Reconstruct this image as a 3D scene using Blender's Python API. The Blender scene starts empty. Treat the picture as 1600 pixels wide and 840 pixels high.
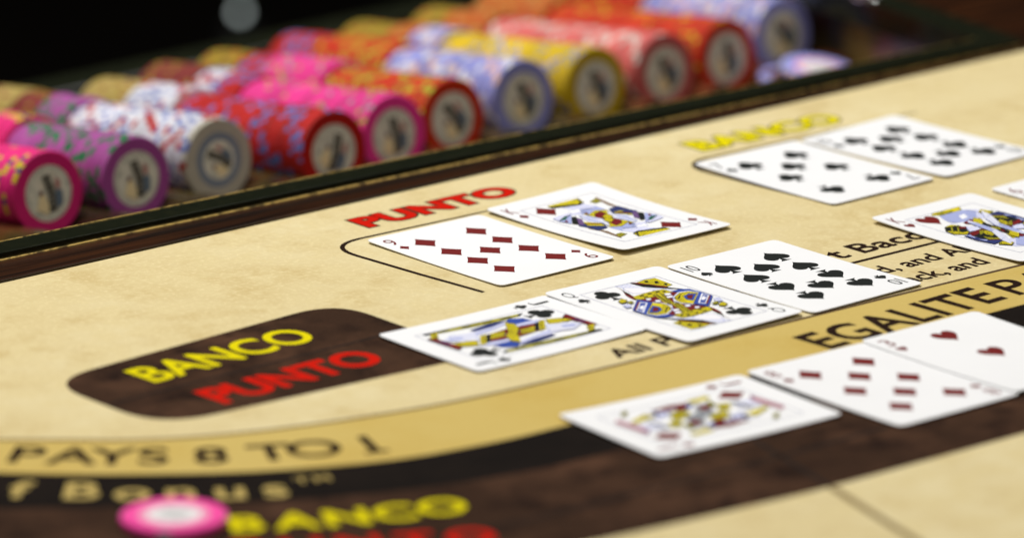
import bpy, bmesh, math, random
from mathutils import Vector, Matrix
random.seed(11)
S = bpy.context.scene
C = S.collection
MM = 0.001                                   # everything below is measured in millimetres

# ------------------------------------------------------------------ camera
TH = math.radians(41.0)                      # heading of the camera against the long side of the table
cam_d = bpy.data.cameras.new('camera')
cam = bpy.data.objects.new('camera', cam_d); C.objects.link(cam); S.camera = cam
pitch = math.radians(16.217)
fwd = Vector((math.sin(TH)*math.cos(pitch), math.cos(TH)*math.cos(pitch), -math.sin(pitch)))
cam.location = (-1.41062, -1.62273, 0.62538)
cam.rotation_euler = fwd.to_track_quat('-Z', 'Y').to_euler()
cam_d.sensor_width = 36; cam_d.lens = 190.36
cam_d.clip_start = 0.05; cam_d.clip_end = 60
cam_d.dof.use_dof = True; cam_d.dof.focus_distance = 2.242; cam_d.dof.aperture_fstop = 5.25
cam_d.dof.aperture_blades = 0

# ------------------------------------------------------------------ light
W = bpy.data.worlds.new('World'); S.world = W; W.use_nodes = True
W.node_tree.nodes['Background'].inputs[0].default_value = (0.9, 0.8, 0.65, 1)
W.node_tree.nodes['Background'].inputs[1].default_value = 0.008

def area(name, loc, aim, size, power, col):
    l = bpy.data.lights.new(name, 'AREA'); l.shape = 'RECTANGLE'; l.size, l.size_y = size
    l.energy = power; l.color = col
    o = bpy.data.objects.new(name, l); C.objects.link(o); o.location = loc
    o.rotation_euler = (Vector(aim)-Vector(loc)).to_track_quat('-Z', 'Y').to_euler()
    return o
area('overhead_light', (0.12, 0.86, 1.80), (0.0, 0.0, 0), (0.9, 0.45), 47, (1.0, 0.985, 0.955))
area('overhead_light', (-0.95, -0.9, 1.9), (0.1, 0.1, 0), (0.9, 0.9), 17, (1.0, 0.94, 0.85))  # front fill, added to brighten the chip faces
area('overhead_light', (1.3, -0.3, 1.8), (0.1, 0, 0), (0.7, 0.7), 6, (1.0, 0.97, 0.92))
S.view_settings.view_transform = 'Standard'; S.view_settings.look = 'None'
S.view_settings.exposure = 0.0; S.view_settings.gamma = 1.0; S.view_settings.use_curve_mapping = False
S.cycles.max_bounces = 8

# ------------------------------------------------------------------ materials
def mat(name, col, rough=0.5, spec=0.5, metal=0.0, var=None, emit=None, coat=0.0):
    """col linear; var = list of (noise scale, other colour, lo, hi) mixed over it"""
    m = bpy.data.materials.new(name); m.use_nodes = True
    nt = m.node_tree; b = nt.nodes['Principled BSDF']
    b.inputs['Base Color'].default_value = (*col, 1)
    b.inputs['Roughness'].default_value = rough
    b.inputs['Specular IOR Level'].default_value = spec
    b.inputs['Metallic'].default_value = metal
    b.inputs['Coat Weight'].default_value = coat
    b.inputs['Coat Roughness'].default_value = 0.08
    if emit:
        b.inputs['Emission Color'].default_value = (*emit[0], 1); b.inputs['Emission Strength'].default_value = emit[1]
    if var:
        tc = nt.nodes.new('ShaderNodeNewGeometry'); last = None
        for sc, c2, lo, hi in var:
            n = nt.nodes.new('ShaderNodeTexNoise'); n.inputs['Scale'].default_value = sc
            n.inputs['Detail'].default_value = 6; n.inputs['Roughness'].default_value = 0.62
            nt.links.new(tc.outputs['Position'], n.inputs['Vector'])
            r = nt.nodes.new('ShaderNodeMapRange'); r.inputs[1].default_value = lo; r.inputs[2].default_value = hi
            nt.links.new(n.outputs['Fac'], r.inputs[0])
            mx = nt.nodes.new('ShaderNodeMix'); mx.data_type = 'RGBA'
            mx.inputs[7].default_value = (*c2, 1)
            if last is None: mx.inputs[6].default_value = (*col, 1)
            else: nt.links.new(last, mx.inputs[6])
            nt.links.new(r.outputs[0], mx.inputs[0]); last = mx.outputs[2]
        nt.links.new(last, b.inputs['Base Color'])
    return m
def add_bump(m, scale, dist, strength=0.5, stretch=None):
    nt = m.node_tree; b = nt.nodes['Principled BSDF']
    g = nt.nodes.new('ShaderNodeNewGeometry'); n = nt.nodes.new('ShaderNodeTexNoise')
    n.inputs['Scale'].default_value = scale; n.inputs['Detail'].default_value = 3
    if stretch:
        mp = nt.nodes.new('ShaderNodeMapping'); mp.inputs['Scale'].default_value = stretch
        nt.links.new(g.outputs['Position'], mp.inputs['Vector']); nt.links.new(mp.outputs[0], n.inputs['Vector'])
    else: nt.links.new(g.outputs['Position'], n.inputs['Vector'])
    u = nt.nodes.new('ShaderNodeBump'); u.inputs['Strength'].default_value = strength; u.inputs['Distance'].default_value = dist
    nt.links.new(n.outputs['Fac'], u.inputs['Height']); nt.links.new(u.outputs[0], b.inputs['Normal'])
    return m

M = {}
M['felt'] = add_bump(mat('cream_felt', (0.635, 0.545, 0.320), 0.95, 0.03, var=[(8, (0.545, 0.435, 0.215), 0.42, 0.66), (30, (0.50, 0.385, 0.175), 0.48, 0.72), (75, (0.60, 0.50, 0.27), 0.45, 0.6), (420, (0.72, 0.62, 0.36), 0.5, 0.85), (1700, (0.47, 0.38, 0.20), 0.52, 0.95)]), 1500, 0.0003, 0.35)
M['gold'] = add_bump(mat('gold_print', (0.515, 0.385, 0.122), 0.95, 0.04, var=[(12, (0.47, 0.325, 0.075), 0.45, 0.75), (500, (0.57, 0.43, 0.14), 0.5, 0.9)]), 1500, 0.0003, 0.35)
M['brown'] = add_bump(mat('brown_print', (0.036, 0.0185, 0.0112), 0.95, 0.03, var=[(16, (0.082, 0.040, 0.023), 0.45, 0.66), (55, (0.015, 0.008, 0.006), 0.47, 0.68), (900, (0.060, 0.034, 0.022), 0.5, 0.9)]), 1500, 0.0003, 0.35)
M['seam'] = mat('seam_print', (0.014, 0.009, 0.007), 0.9, 0.1)
M['black'] = mat('black_print', (0.009, 0.007, 0.006), 0.95, 0.03, var=[(30, (0.014, 0.010, 0.008), 0.4, 0.7)])
M['ink'] = mat('dark_brown_ink', (0.018, 0.009, 0.006), 0.95, 0.04, var=[(300, (0.040, 0.020, 0.012), 0.5, 0.8)])
M['line'] = mat('thin_line_ink', (0.085, 0.05, 0.025), 0.9, 0.1)
M['divider'] = mat('olive_line_ink', (0.22, 0.16, 0.07), 0.9, 0.1)
M['letter_yellow'] = mat('yellow_ink', (0.64, 0.55, 0.002), 0.9, 0.04, var=[(300, (0.55, 0.46, 0.003), 0.5, 0.9)])
M['letter_red'] = mat('red_ink', (0.50, 0.008, 0.002), 0.9, 0.04, var=[(300, (0.42, 0.008, 0.003), 0.5, 0.9)])
M['letter_gold'] = mat('pale_gold_ink', (0.43, 0.32, 0.10), 0.9, 0.1)
M['outline'] = mat('outline_ink', (0.045, 0.028, 0.012), 0.9, 0.1)
# wood with grain along the table
def wood(name, a, b, rough):
    m = mat(name, a, rough, 0.3); nt = m.node_tree; p = nt.nodes['Principled BSDF']
    g = nt.nodes.new('ShaderNodeNewGeometry'); mp = nt.nodes.new('ShaderNodeMapping'); mp.inputs['Scale'].default_value = (6, 90, 90)
    n = nt.nodes.new('ShaderNodeTexNoise'); n.inputs['Scale'].default_value = 1.6; n.inputs['Detail'].default_value = 5; n.inputs['Distortion'].default_value = 0.8
    r = nt.nodes.new('ShaderNodeValToRGB'); r.color_ramp.elements[0].position = 0.38; r.color_ramp.elements[0].color = (*a, 1)
    r.color_ramp.elements[1].position = 0.66; r.color_ramp.elements[1].color = (*b, 1)
    nt.links.new(g.outputs['Position'], mp.inputs[0]); nt.links.new(mp.outputs[0], n.inputs['Vector'])
    nt.links.new(n.outputs['Fac'], r.inputs[0]); nt.links.new(r.outputs[0], p.inputs['Base Color'])
    return m
M['wood'] = wood('dark_walnut', (0.008, 0.003, 0.0015), (0.042, 0.013, 0.0035), 0.26)
M['deck'] = mat('black_deck', (0.003, 0.003, 0.003), 0.6, 0.05)
M['rail'] = mat('black_lacquer', (0.0085, 0.0105, 0.0055), 0.14, 0.4, var=[(160, (0.018, 0.019, 0.009), 0.5, 0.8)])
M['rim_glint'] = mat('gold_glint', (0.62, 0.43, 0.13), 0.28, metal=1.0, var=[(240, (0.10, 0.07, 0.03), 0.48, 0.62)])  # gold colour paints the highlights along the edges of the black rim
M['tray'] = mat('tray_interior', (0.020, 0.013, 0.006), 0.18, 0.5, var=[(22, (0.085, 0.062, 0.014), 0.42, 0.72), (9, (0.15, 0.017, 0.010), 0.46, 0.70)])  # olive and red patches paint reflections of the chips into the floor
M['lip'] = mat('tray_lip_lining', (0.17, 0.020, 0.012), 0.3, 0.5, var=[(30, (0.05, 0.035, 0.008), 0.5, 0.65)])
M['cavity'] = mat('tray_wall', (0.030, 0.022, 0.008), 0.3, 0.4, var=[(22, (0.22, 0.14, 0.025), 0.46, 0.62), (15, (0.22, 0.020, 0.010), 0.48, 0.60)])  # olive and red patches are reflections painted into the wall colour
M['carpet'] = mat('dark_carpet', (0.006, 0.005, 0.004), 0.95, 0.1, var=[(6, (0.010, 0.007, 0.005), 0.4, 0.7)])
M['chrome'] = mat('polished_chrome', (0.8, 0.8, 0.8), 0.06, metal=1.0)
M['stand'] = mat('black_stand', (0.006, 0.006, 0.006), 0.5)
M['glow_ball'] = mat('glowing_glint', (0.8, 0.85, 0.85), 0.3, emit=((0.78, 0.9, 0.86), 1.3))  # glow stands in for the highlight on a distant shiny thing

# ------------------------------------------------------------------ helpers
def link(name, me, mats, parent=None):
    o = bpy.data.objects.new(name, me); C.objects.link(o)
    if not isinstance(mats, (list, tuple)): mats = [mats]
    if not me.materials:
        for m in mats: me.materials.append(m)
    if parent: o.parent = parent
    return o
def mesh(name, verts, faces, mi=None, smooth=False):
    me = bpy.data.meshes.new(name); me.from_pydata([(x*MM, y*MM, z*MM) for x, y, z in verts], [], faces)
    if mi: me.polygons.foreach_set('material_index', mi)
    if smooth: me.polygons.foreach_set('use_smooth', [True]*len(me.polygons))
    me.update(); return me
def root(name, label, cat, loc=(0, 0, 0), group=None):
    o = bpy.data.objects.new(name, None); C.objects.link(o); o.location = Vector(loc)*MM
    o.empty_display_size = 0.02; tag(o, label, cat, group); return o
def tag(o, label, cat, group=None):
    o['label'] = label; o['category'] = cat
    if group: o['group'] = group
def sheet(name, pts, z, m, parent):
    """flat print: one polygon (any outline) triangulated, z millimetres above the felt"""
    bm = bmesh.new(); f = bm.faces.new([bm.verts.new((x*MM, y*MM, z*MM)) for x, y in pts])
    if f.normal.z < 0: pass
    bmesh.ops.triangulate(bm, faces=[f]); bmesh.ops.recalc_face_normals(bm, faces=bm.faces)
    for q in bm.faces:
        if q.normal.z < 0: q.normal_flip()
    me = bpy.data.meshes.new(name); bm.to_mesh(me); bm.free()
    return link(name, me, m, parent)
def spline(pts, n=8):
    """Catmull-Rom through pts"""
    P = [Vector(p) for p in pts]; P = [2*P[0]-P[1]]+P+[2*P[-1]-P[-2]]; out = []
    for i in range(1, len(P)-2):
        a, b, c, d = P[i-1:i+3]
        for k in range(n):
            t = k/n
            out.append(0.5*((2*b)+(c-a)*t+(2*a-5*b+4*c-d)*t*t+(3*b-a-3*c+d)*t**3))
    out.append(P[-2]); return [(p.x, p.y) for p in out]
def stroke(name, pts, w, z, m, parent):
    """a printed line of width w (number or list) along pts"""
    n = len(pts); V = []; F = []
    for i, p in enumerate(pts):
        a = Vector(pts[max(0, i-1)]); b = Vector(pts[min(n-1, i+1)]); d = (b-a).normalized(); q = Vector((-d.y, d.x))
        h = (w[i] if isinstance(w, (list, tuple)) else w)/2
        V += [(p[0]+q.x*h, p[1]+q.y*h, z), (p[0]-q.x*h, p[1]-q.y*h, z)]
        if i: F.append((2*i-1, 2*i+1, 2*i, 2*i-2))
    return link(name, mesh(name, V, F), m, parent)
def rounded(pts, r, n=8):
    """polygon with rounded corners; r one radius or a list"""
    out = []; N = len(pts)
    for i in range(N):
        p = Vector(pts[i]); a = Vector(pts[i-1]); b = Vector(pts[(i+1) % N]); rr = r[i] if isinstance(r, (list, tuple)) else r
        da = (a-p).normalized(); db = (b-p).normalized(); A = p+da*rr; B = p+db*rr
        for k in range(n+1):
            t = k/n; out.append(tuple((1-t)**2*A+2*t*(1-t)*p+t*t*B))
    return out
def prism(name, pts, z0, z1, m, parent, bev=0.0):
    n = len(pts); bm = bmesh.new()
    lo = [bm.verts.new((x*MM, y*MM, z0*MM)) for x, y in pts]; hi = [bm.verts.new((x*MM, y*MM, z1*MM)) for x, y in pts]
    bm.faces.new(lo[::-1]); top = bm.faces.new(hi)
    for i in range(n): bm.faces.new((lo[i], lo[(i+1) % n], hi[(i+1) % n], hi[i]))
    bmesh.ops.recalc_face_normals(bm, faces=bm.faces)
    if bev: bmesh.ops.bevel(bm, geom=list(top.edges), offset=bev*MM, segments=3, affect='EDGES', profile=0.6)
    me = bpy.data.meshes.new(name); bm.to_mesh(me); bm.free()
    return link(name, me, m, parent)

_glyphs = {}
def glyphs(text, bold=0.0, spacing=1.0):
    """mesh data of a text set in the built-in face: (verts 2-D, faces, bbox)"""
    k = (text, bold, spacing)
    if k not in _glyphs:
        cu = bpy.data.curves.new('text', 'FONT'); cu.body = text; cu.size = 1; cu.offset = bold; cu.resolution_u = 4
        cu.space_character = spacing
        cu.fill_mode = 'FRONT'
        o = bpy.data.objects.new('text', cu); C.objects.link(o)
        dg = bpy.context.evaluated_depsgraph_get(); me = bpy.data.meshes.new_from_object(o.evaluated_get(dg))
        vs = [(v.co.x, v.co.y) for v in me.vertices]; fs = [tuple(p.vertices) for p in me.polygons]
        bpy.data.objects.remove(o); bpy.data.curves.remove(cu); bpy.data.meshes.remove(me)
        xs = [v[0] for v in vs]; ys = [v[1] for v in vs]
        _glyphs[k] = (vs, fs, (min(xs), max(xs), min(ys), max(ys)))
    return _glyphs[k]
def word(text, u, v, ang, w, h, z, m, parent, bold=0.0, name='lettering', spacing=1.0, ref=None):
    """text whose bounding box is w x h, lower left corner at (u, v), turned by ang degrees. ref: the box that counts comes from this text/bold"""
    vs, fs, _ = glyphs(text, bold, spacing); x0, x1, y0, y1 = glyphs(*(ref or (text, bold, spacing)))[2]
    c, s = math.cos(math.radians(ang)), math.sin(math.radians(ang)); V = []
    for x, y in vs:
        a = (x-x0)/(x1-x0)*w; b = (y-y0)/(y1-y0)*h
        V.append((u+a*c-b*s, v+a*s+b*c, z))
    return link(name, mesh(name, V, fs), m, parent)
def arc_word(letters, cap, z, m, parent, bold, ref='H'):
    """letters: (char, u, v, turn in degrees, width) with (u, v) the middle of the capital height; joined into ONE lettering mesh"""
    V = []; F = []
    _, _, (rx0, rx1, ry0, ry1) = glyphs(ref, bold)
    for ch, u, v, ang, w in letters:
        vs, fs, (x0, x1, y0, y1) = glyphs(ch, bold); c, s = math.cos(math.radians(ang)), math.sin(math.radians(ang)); k = len(V)
        sc = cap/(ry1-ry0); sx = (w/(x1-x0)) if w else sc
        for x, y in vs:
            a = (x-(x0+x1)/2)*sx; b = (y-(ry0+ry1)/2)*sc
            V.append((u+a*c-b*s, v+a*s+b*c, z))
        F += [tuple(i+k for i in f) for f in fs]
    return link('lettering', mesh('lettering', V, F), m, parent)
# ------------------------------------------------------------------ room
fl = link('floor', mesh('floor', [(-9000, -9000, -760), (9000, -9000, -760), (9000, 9000, -760), (-9000, 9000, -760)], [(0, 1, 2, 3)]), M['carpet'])
fl['kind'] = 'structure'

# ------------------------------------------------------------------ the table: felt, prints, wooden surround
table = root('gaming_table', 'baccarat table with cream felt printed in brown, gold and black betting areas', 'gaming table', (0, 0, -760))
def tp(o):                                     # keep world placement under the table's base
    o.location = (0, 0, 0.760); return o
felt = tp(link('felt', mesh('felt', [(-1100, -900, 0), (1100, -900, 0), (1100, 121.6, 0), (-1100, 121.6, 0)], [(0, 1, 2, 3)]), M['felt'], table))
tp(prism('table_body', [(-1100, -900), (1100, -900), (1100, 121), (-1100, 121)], -70, -0.6, M['wood'], table))
prism_leg = [(-900, -700), (900, -700), (-900, 60), (900, 60)]
for x, y in prism_leg:
    tp(prism('leg', [(x-45, y-45), (x+45, y-45), (x+45, y+45), (x-45, y+45)], -760, -70.5, M['wood'], table, 3))

curve_px = [(-345, 60), (-335, 15), (-318, -18), (-296, -44.5), (-275.9, -62.6), (-258.3, -78.4), (-237.5, -91.5), (-214.6, -101.8), (-190.6, -109.9), (-165.3, -116.6), (-138.7, -121.8), (-108.6, -125.2), (-77.4, -127.1), (-45.7, -128.4), (23.1, -129.8), (101.6, -131.9), (163.2, -134.2), (225, -136.5), (300, -139), (400, -142), (520, -146), (700, -152)]
gold_px = [(-395, 60), (-380, 10), (-355, -34), (-327, -67), (-299.8, -95.0), (-281, -111.5), (-245.4, -138.3), (-201.9, -160.0), (-165, -168.5), (-124.0, -172.0), (0, -172.8), (80, -173.6), (140, -174.8), (200, -176.5), (280, -179), (380, -182), (520, -186.5), (700, -192)]
black_px = [(-450, 60), (-432, 0), (-405, -48), (-372, -85), (-338.9, -113), (-307.6, -137.6), (-270, -164.5), (-236.5, -183.0), (-200.9, -196.6), (-174.6, -202.5), (-148.4, -206.2), (-60, -209), (40, -210.0), (140, -211.5), (250, -214), (380, -218), (520, -222.5), (700, -228)]
brown_px = [(-620, 60), (-590, -20), (-545, -95), (-480, -165), (-400, -222), (-310, -259), (-250, -271), (-193.5, -279.5), (-127.0, -286.8), (-98.0, -289.3), (-20, -291.3), (80, -293), (200, -296), (340, -300), (500, -305), (700, -312)]
cv, gv, bv, wv = spline(curve_px, 6), spline(gold_px, 6), spline(black_px, 6), spline(brown_px, 6)
def band(name, a, b, z, m):
    """strip between two curves"""
    n = 90
    def samp(P):
        L = [0]
        for i in range(1, len(P)): L.append(L[-1]+(Vector(P[i])-Vector(P[i-1])).length)
        out = []; j = 0
        for k in range(n+1):
            d = L[-1]*k/n
            while j < len(P)-2 and L[j+1] < d: j += 1
            t = (d-L[j])/max(1e-9, L[j+1]-L[j]); out.append(Vector(P[j]).lerp(Vector(P[j+1]), t))
        return out
    A, B = samp(a), samp(b); V = []; F = []
    for i in range(n+1):
        V += [(A[i].x, A[i].y, z), (B[i].x, B[i].y, z)]
        if i: F.append((2*i-2, 2*i-1, 2*i+1, 2*i))
    return link(name, mesh(name, V, F), m, felt)
band('gold_band', cv, gv, 0.06, M['gold'])
band('black_band', gv, bv, 0.06, M['black'])
band('brown_band', bv, wv, 0.06, M['brown'])
stroke('border_line', cv, 2.0, 0.12, M['line'], felt)
stroke('seam_line', [(-98.5, -290), (-92, -268), (-84, -240), (-76, -214)], 2.2, 0.12, M['seam'], felt)
stroke('seam_line', [(-420, -190), (-300, -233), (-200, -246), (-90, -252), (100, -254), (400, -263)], 1.8, 0.12, M['seam'], felt)
stroke('divider_line', [(-98.6, -291.0), (-107, -318), (-116.4, -349.3), (-150, -455)], 3.6, 0.12, M['divider'], felt)

pill = rounded([(-238, 0.5), (-85.5, 10.5), (-87.5, -83), (-239, -73)], [24, 23, 14, 26])
sheet('betting_box', pill, 0.06, M['brown'], felt)
stroke('seam_line', [(-236, -38.5), (-160, -37.8), (-87, -37.2)], 1.4, 0.12, M['seam'], felt)
word('BANCO', -206.5, -28.4, 2.4, 85.5, 20.5, 0.14, M['letter_yellow'], felt, 0.02)
word('PUNTO', -203.0, -67.2, 1.3, 83.5, 20.5, 0.14, M['letter_red'], felt, 0.035)

def titled(t, u, v, ang, w, h, m):
    word(t, u, v, ang, w, h, 0.10, M['outline'], felt, 0.085, ref=(t, 0.045, 1.06), spacing=1.06)
    word(t, u, v, ang, w, h, 0.16, m, felt, 0.045, spacing=1.06)
titled('PUNTO', -4.6, 86.6, -0.4, 85.5, 16.0, M['letter_red'])
titled('BANCO', 188.0, 85.4, -2.2, 86.5, 17.0, M['letter_yellow'])
def bracket(u0, v0, u1, dv):
    p = [(u1, v0-3.0), ((u0+u1)/2, v0-1.2)]+[tuple(q) for q in rounded([(u0+60, v0), (u0-0.5, v0+1.5), (u0+4.5, dv)], [1, 20, 1], 10)][11:22]+[(u0+2.6, (v0+dv)/2-10), (u0+5.5, dv)]
    n = len(p); w = [0.9+1.2*min(1, abs(i-0)/3) for i in range(n)]
    stroke('bracket_line', p, w, 0.12, M['ink'], felt)
bracket(-36.5, 75.6, 111.3, -18.0)
bracket(164.2, 75.2, 308.9, -17.0)

# rules text in the middle and the straight EGALITE line
word('t Bacca', 112.0, -79.0, -0.6, 62, 13.6, 0.14, M['ink'], felt, 0.018)
stroke('rule_line', [(43.5, -85.0), (110, -86.2), (230, -87.6)], 2.2, 0.14, M['ink'], felt)
word('d, and All', 111.4, -108.4, 0.2, 54.5, 12.4, 0.14, M['ink'], felt, 0.018)
word('ack, and', 110.6, -125.6, 0.1, 45.5, 12.4, 0.14, M['ink'], felt, 0.018)
word('All P', -50.5, -121.6, -0.8, 33, 10.6, 0.14, M['ink'], felt, 0.018)
word('EGALITE', 20.6, -168.3, 1.9, 103.5, 22.6, 0.14, M['ink'], felt, 0.022, spacing=1.05)
word('PAYS', 130.6, -164.8, -1.2, 66, 22.0, 0.14, M['ink'], felt, 0.012)
arc_word([('E', -317, -44, -52, 0), ('P', -296.4, -68.1, -47, 0), ('A', -284.8, -80.2, -44, 0), ('Y', -274.0, -90.2, -41, 0), ('S', -262.3, -99.8, -38, 0),
          ('8', -245.9, -113.2, -34, 0), ('T', -226.8, -124.6, -29, 0), ('O', -212.2, -131.8, -26, 0), ('1', -193.0, -140.9, -22, 0)], 19.5, 0.14, M['ink'], felt, 0.020)
stroke('lettering', [(-201.0, -148.2), (-192.3, -151.7)], 2.6, 0.14, M['ink'], felt)
arc_word([('f', -322.1, -99.1, -44, 0), ('B', -306.1, -114.9, -42, 0), ('o', -293.4, -128.0, -40, 0), ('n', -280.3, -139.3, -36, 0), ('u', -266.0, -150.0, -33, 0), ('s', -252.3, -158.7, -28, 0)],
         18.5, 0.14, M['letter_gold'], felt, 0.02)
arc_word([('T', -238.5, -157.5, -26, 0), ('M', -231.5, -160.6, -24, 0)], 6.5, 0.14, M['letter_gold'], felt, 0.02)
arc_word([('r', 124.5, -190, 0, 0), ('f', 134, -188, 0, 0)], 15.5, 0.14, M['letter_gold'], felt, 0.03)
arc_word([('B', -284.2, -183.2, -32, 0), ('A', -269.0, -192.0, -30, 0), ('N', -252.6, -200.6, -27, 0), ('C', -236.5, -207.8, -24, 0), ('O', -219.5, -214.0, -22, 0)], 17, 0.14, M['letter_yellow'], felt, 0.03)
arc_word([('P', -300.5, -204.5, -32, 0), ('U', -284.5, -215.0, -30, 0), ('N', -267.5, -226.0, -28, 0), ('T', -250.5, -236.5, -27, 0), ('O', -233.2, -246.0, -24, 0)], 17, 0.14, M['letter_red'], felt, 0.03)

# ------------------------------------------------------------------ float (chip tray) set into the table, wood round it
OUT = [(-330, 152.6), (436, 127.6), (500, 500), (-330, 484)]
INN = [(-317, 165.0), (416.5, 140.6), (478, 478), (-317, 470)]
def sur(pts): tp(prism('wood_surround', pts, -30, 1.2, M['wood'], table, 0.4))
def ins(i, k=0.45): return tuple(Vector(OUT[i]).lerp(Vector(INN[i]), k))
sur([(-1100, 122.0), (1100, 122.0), ins(1), ins(0)])
sur([(1100, 122.4), (1100, 620), (560, 620), ins(2), ins(1)])
sur([(-1100, 122.4), ins(0), ins(3), (-340, 500), (-1100, 500)])
tp(prism('dealer_edge', [(-339, 481), (500, 506), (500, 512), (-339, 490)], -70, -40, M['deck'], table, 1.0))

tray = root('chip_tray', 'sunken chip tray with glossy black raised rim, full of coloured chips', 'chip tray', (150, 270, -75))
def ty(o): o.location = Vector((-150, -270, 75))*MM; return o
def rail(i):
    j = (i+1) % 4; prof = [(0.0, 0.2), (0.0, 3.6), (0.012, 3.9), (0.035, 4.1), (0.5, 4.5), (0.965, 4.8), (0.988, 4.65), (1.0, 4.4), (1.0, -9)]
    V = []; F = []
    for c in (i, j):
        a, b = Vector(OUT[c]), Vector(INN[c])
        for t, z in prof: p = a.lerp(b, t); V.append((p.x, p.y, z))
    n = len(prof)
    for k in range(n-1): F.append((k, k+1, n+k+1, n+k))
    me = mesh('rail', V, F); bm = bmesh.new(); bm.from_mesh(me); bmesh.ops.recalc_face_normals(bm, faces=bm.faces)
    top = max(bm.faces, key=lambda f: f.calc_center_median().z)
    if top.normal.z < 0: bmesh.ops.reverse_faces(bm, faces=bm.faces)
    bm.to_mesh(me); bm.free()
    ty(link('rail', me, M['rail'], tray))
for i in (0, 1, 3): rail(i)
ty(prism('rail', [(-318, 454.5), (500, 479.5), (500, 505), (-318, 480)], -60, -33, M['rail'], tray, 2.5))
def bead(p0, p1, r, z):
    a, e = Vector(p0), Vector(p1); d = (e-a).normalized(); q = Vector((-d.y, d.x)); V = []; F = []
    N = 24
    for k in range(N+1):
        p = a.lerp(e, k/N); zz = z+0.25*math.sin(k*1.9)*0.3
        for s in range(9): g = math.pi*s/8; V.append((p.x-q.x*r*math.cos(g), p.y-q.y*r*math.cos(g), zz+r*math.sin(g)))
        if k:
            for s in range(8): n0 = (k-1)*9+s; F.append((n0, n0+1, n0+10, n0+9))
    me = mesh('glint_bead', V, F, smooth=True); bm = bmesh.new(); bm.from_mesh(me); bmesh.ops.recalc_face_normals(bm, faces=bm.faces)
    if sum(f.normal.z for f in bm.faces) < 0: bmesh.ops.reverse_faces(bm, faces=bm.faces)
    bm.to_mesh(me); bm.free(); ty(link('glint_bead', me, M['rim_glint'], tray))
bead((-329, 151.6), (435.5, 126.6), 0.9, 0.9)  # beads added where highlights run along the rim edges
bead((-316, 164.4), (416, 140.0), 0.45, 4.7)

AX = math.radians(6.6)                          # the tubes fall away towards the dealer
TUBES = [-29.1, 16.7, 65.0, 113.4, 153.8, 193.5, 242.6, 285.3, 329.4, 373.3, 427.4-1.5]
FRONT = [283.8, 278.7, 279.7, 255.7, 260.4, 265.1, 270.7, 266.4, 265.0, 268.0, 282.5]
R = 19.25; ZC = -21.4; TK = 3.3
axis = Vector((0, math.cos(AX), -math.sin(AX)))
def wall(pts):
    V = []; F = []
    for x, y in pts: V += [(x, y, 1.0), (x, y, -75)]
    n = len(pts)
    for i in (0, 1, 3): F.append((2*i, 2*i+1, (2*i+3) % (2*n), (2*i+2) % (2*n)))
    return mesh('tray_wall', V, F)
ty(link('tray_wall', wall([(-318, 164), (417, 140), (497, 484), (-318, 460)]), M['cavity'], tray))
# scalloped bed of tubes, cut off in front by a low lip
edges = [-95]+[(TUBES[i]+TUBES[i+1])/2 for i in range(10)]+[449]
def bed_z(v): return ZC-R-0.4-(v-275)*math.tan(AX)
prof = []
cen = [-305, -260, -213, -167, -121, -75]+TUBES
bounds = [-318, -282, -236, -190, -144, -98, -52]+[(TUBES[i]+TUBES[i+1])/2 for i in range(10)]+[450]
for c, a, b in zip(cen, bounds[:-1], bounds[1:]):
    for k in range(11):
        x = a+(b-a)*k/10+(0.02 if k == 0 else 0); d = min(abs(x-c), R*0.985)
        prof.append((x, min(R+0.3-math.sqrt((R+0.3)**2-d*d), 9.0)))
V = []; F = []
for v in (249.0, 330.0, 456.0):
    for x, dz in prof: V.append((x, v, bed_z(v)+dz))
n = len(prof)
for r in range(2):
    for k in range(n-1): F.append((r*n+k, r*n+k+1, (r+1)*n+k+1, (r+1)*n+k))
ty(link('tube_bed', mesh('tube_bed', V, F, smooth=True), M['tray'], tray))
ty(prism('front_lip', [(-317, 240), (430, 240), (430, 249), (-317, 249)], -75, bed_z(249)+0.4, M['lip'], tray, 1.0))
ty(link('tray_floor', mesh('tray_floor', [(-318, 150, -60), (470, 140, -60), (470, 240, -60), (-318, 240, -60)], [(0, 1, 2, 3)]), M['tray'], tray))
# chrome balls added to make soft glints on the right hand rail
def ball(name, loc, r, m, parent, sq=1.0):
    bm = bmesh.new(); bmesh.ops.create_uvsphere(bm, u_segments=20, v_segments=12, radius=r*MM)
    for v in bm.verts: v.co.z *= sq
    me = bpy.data.meshes.new(name); bm.to_mesh(me); bm.free(); me.polygons.foreach_set('use_smooth', [True]*len(me.polygons))
    o = link(name, me, m, parent); o.location = Vector(loc)*MM; return o
for p in ((438, 234, 6), (434.5, 237.5, 6), (436, 228, 5)):
    b = ball('glint_stud', (p[0]-150, p[1]-270, p[2]+75), (4.4 if p[0] > 435 else 3.6) if p[1] > 230 else 2.4, M['chrome'], tray, 0.9)

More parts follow.
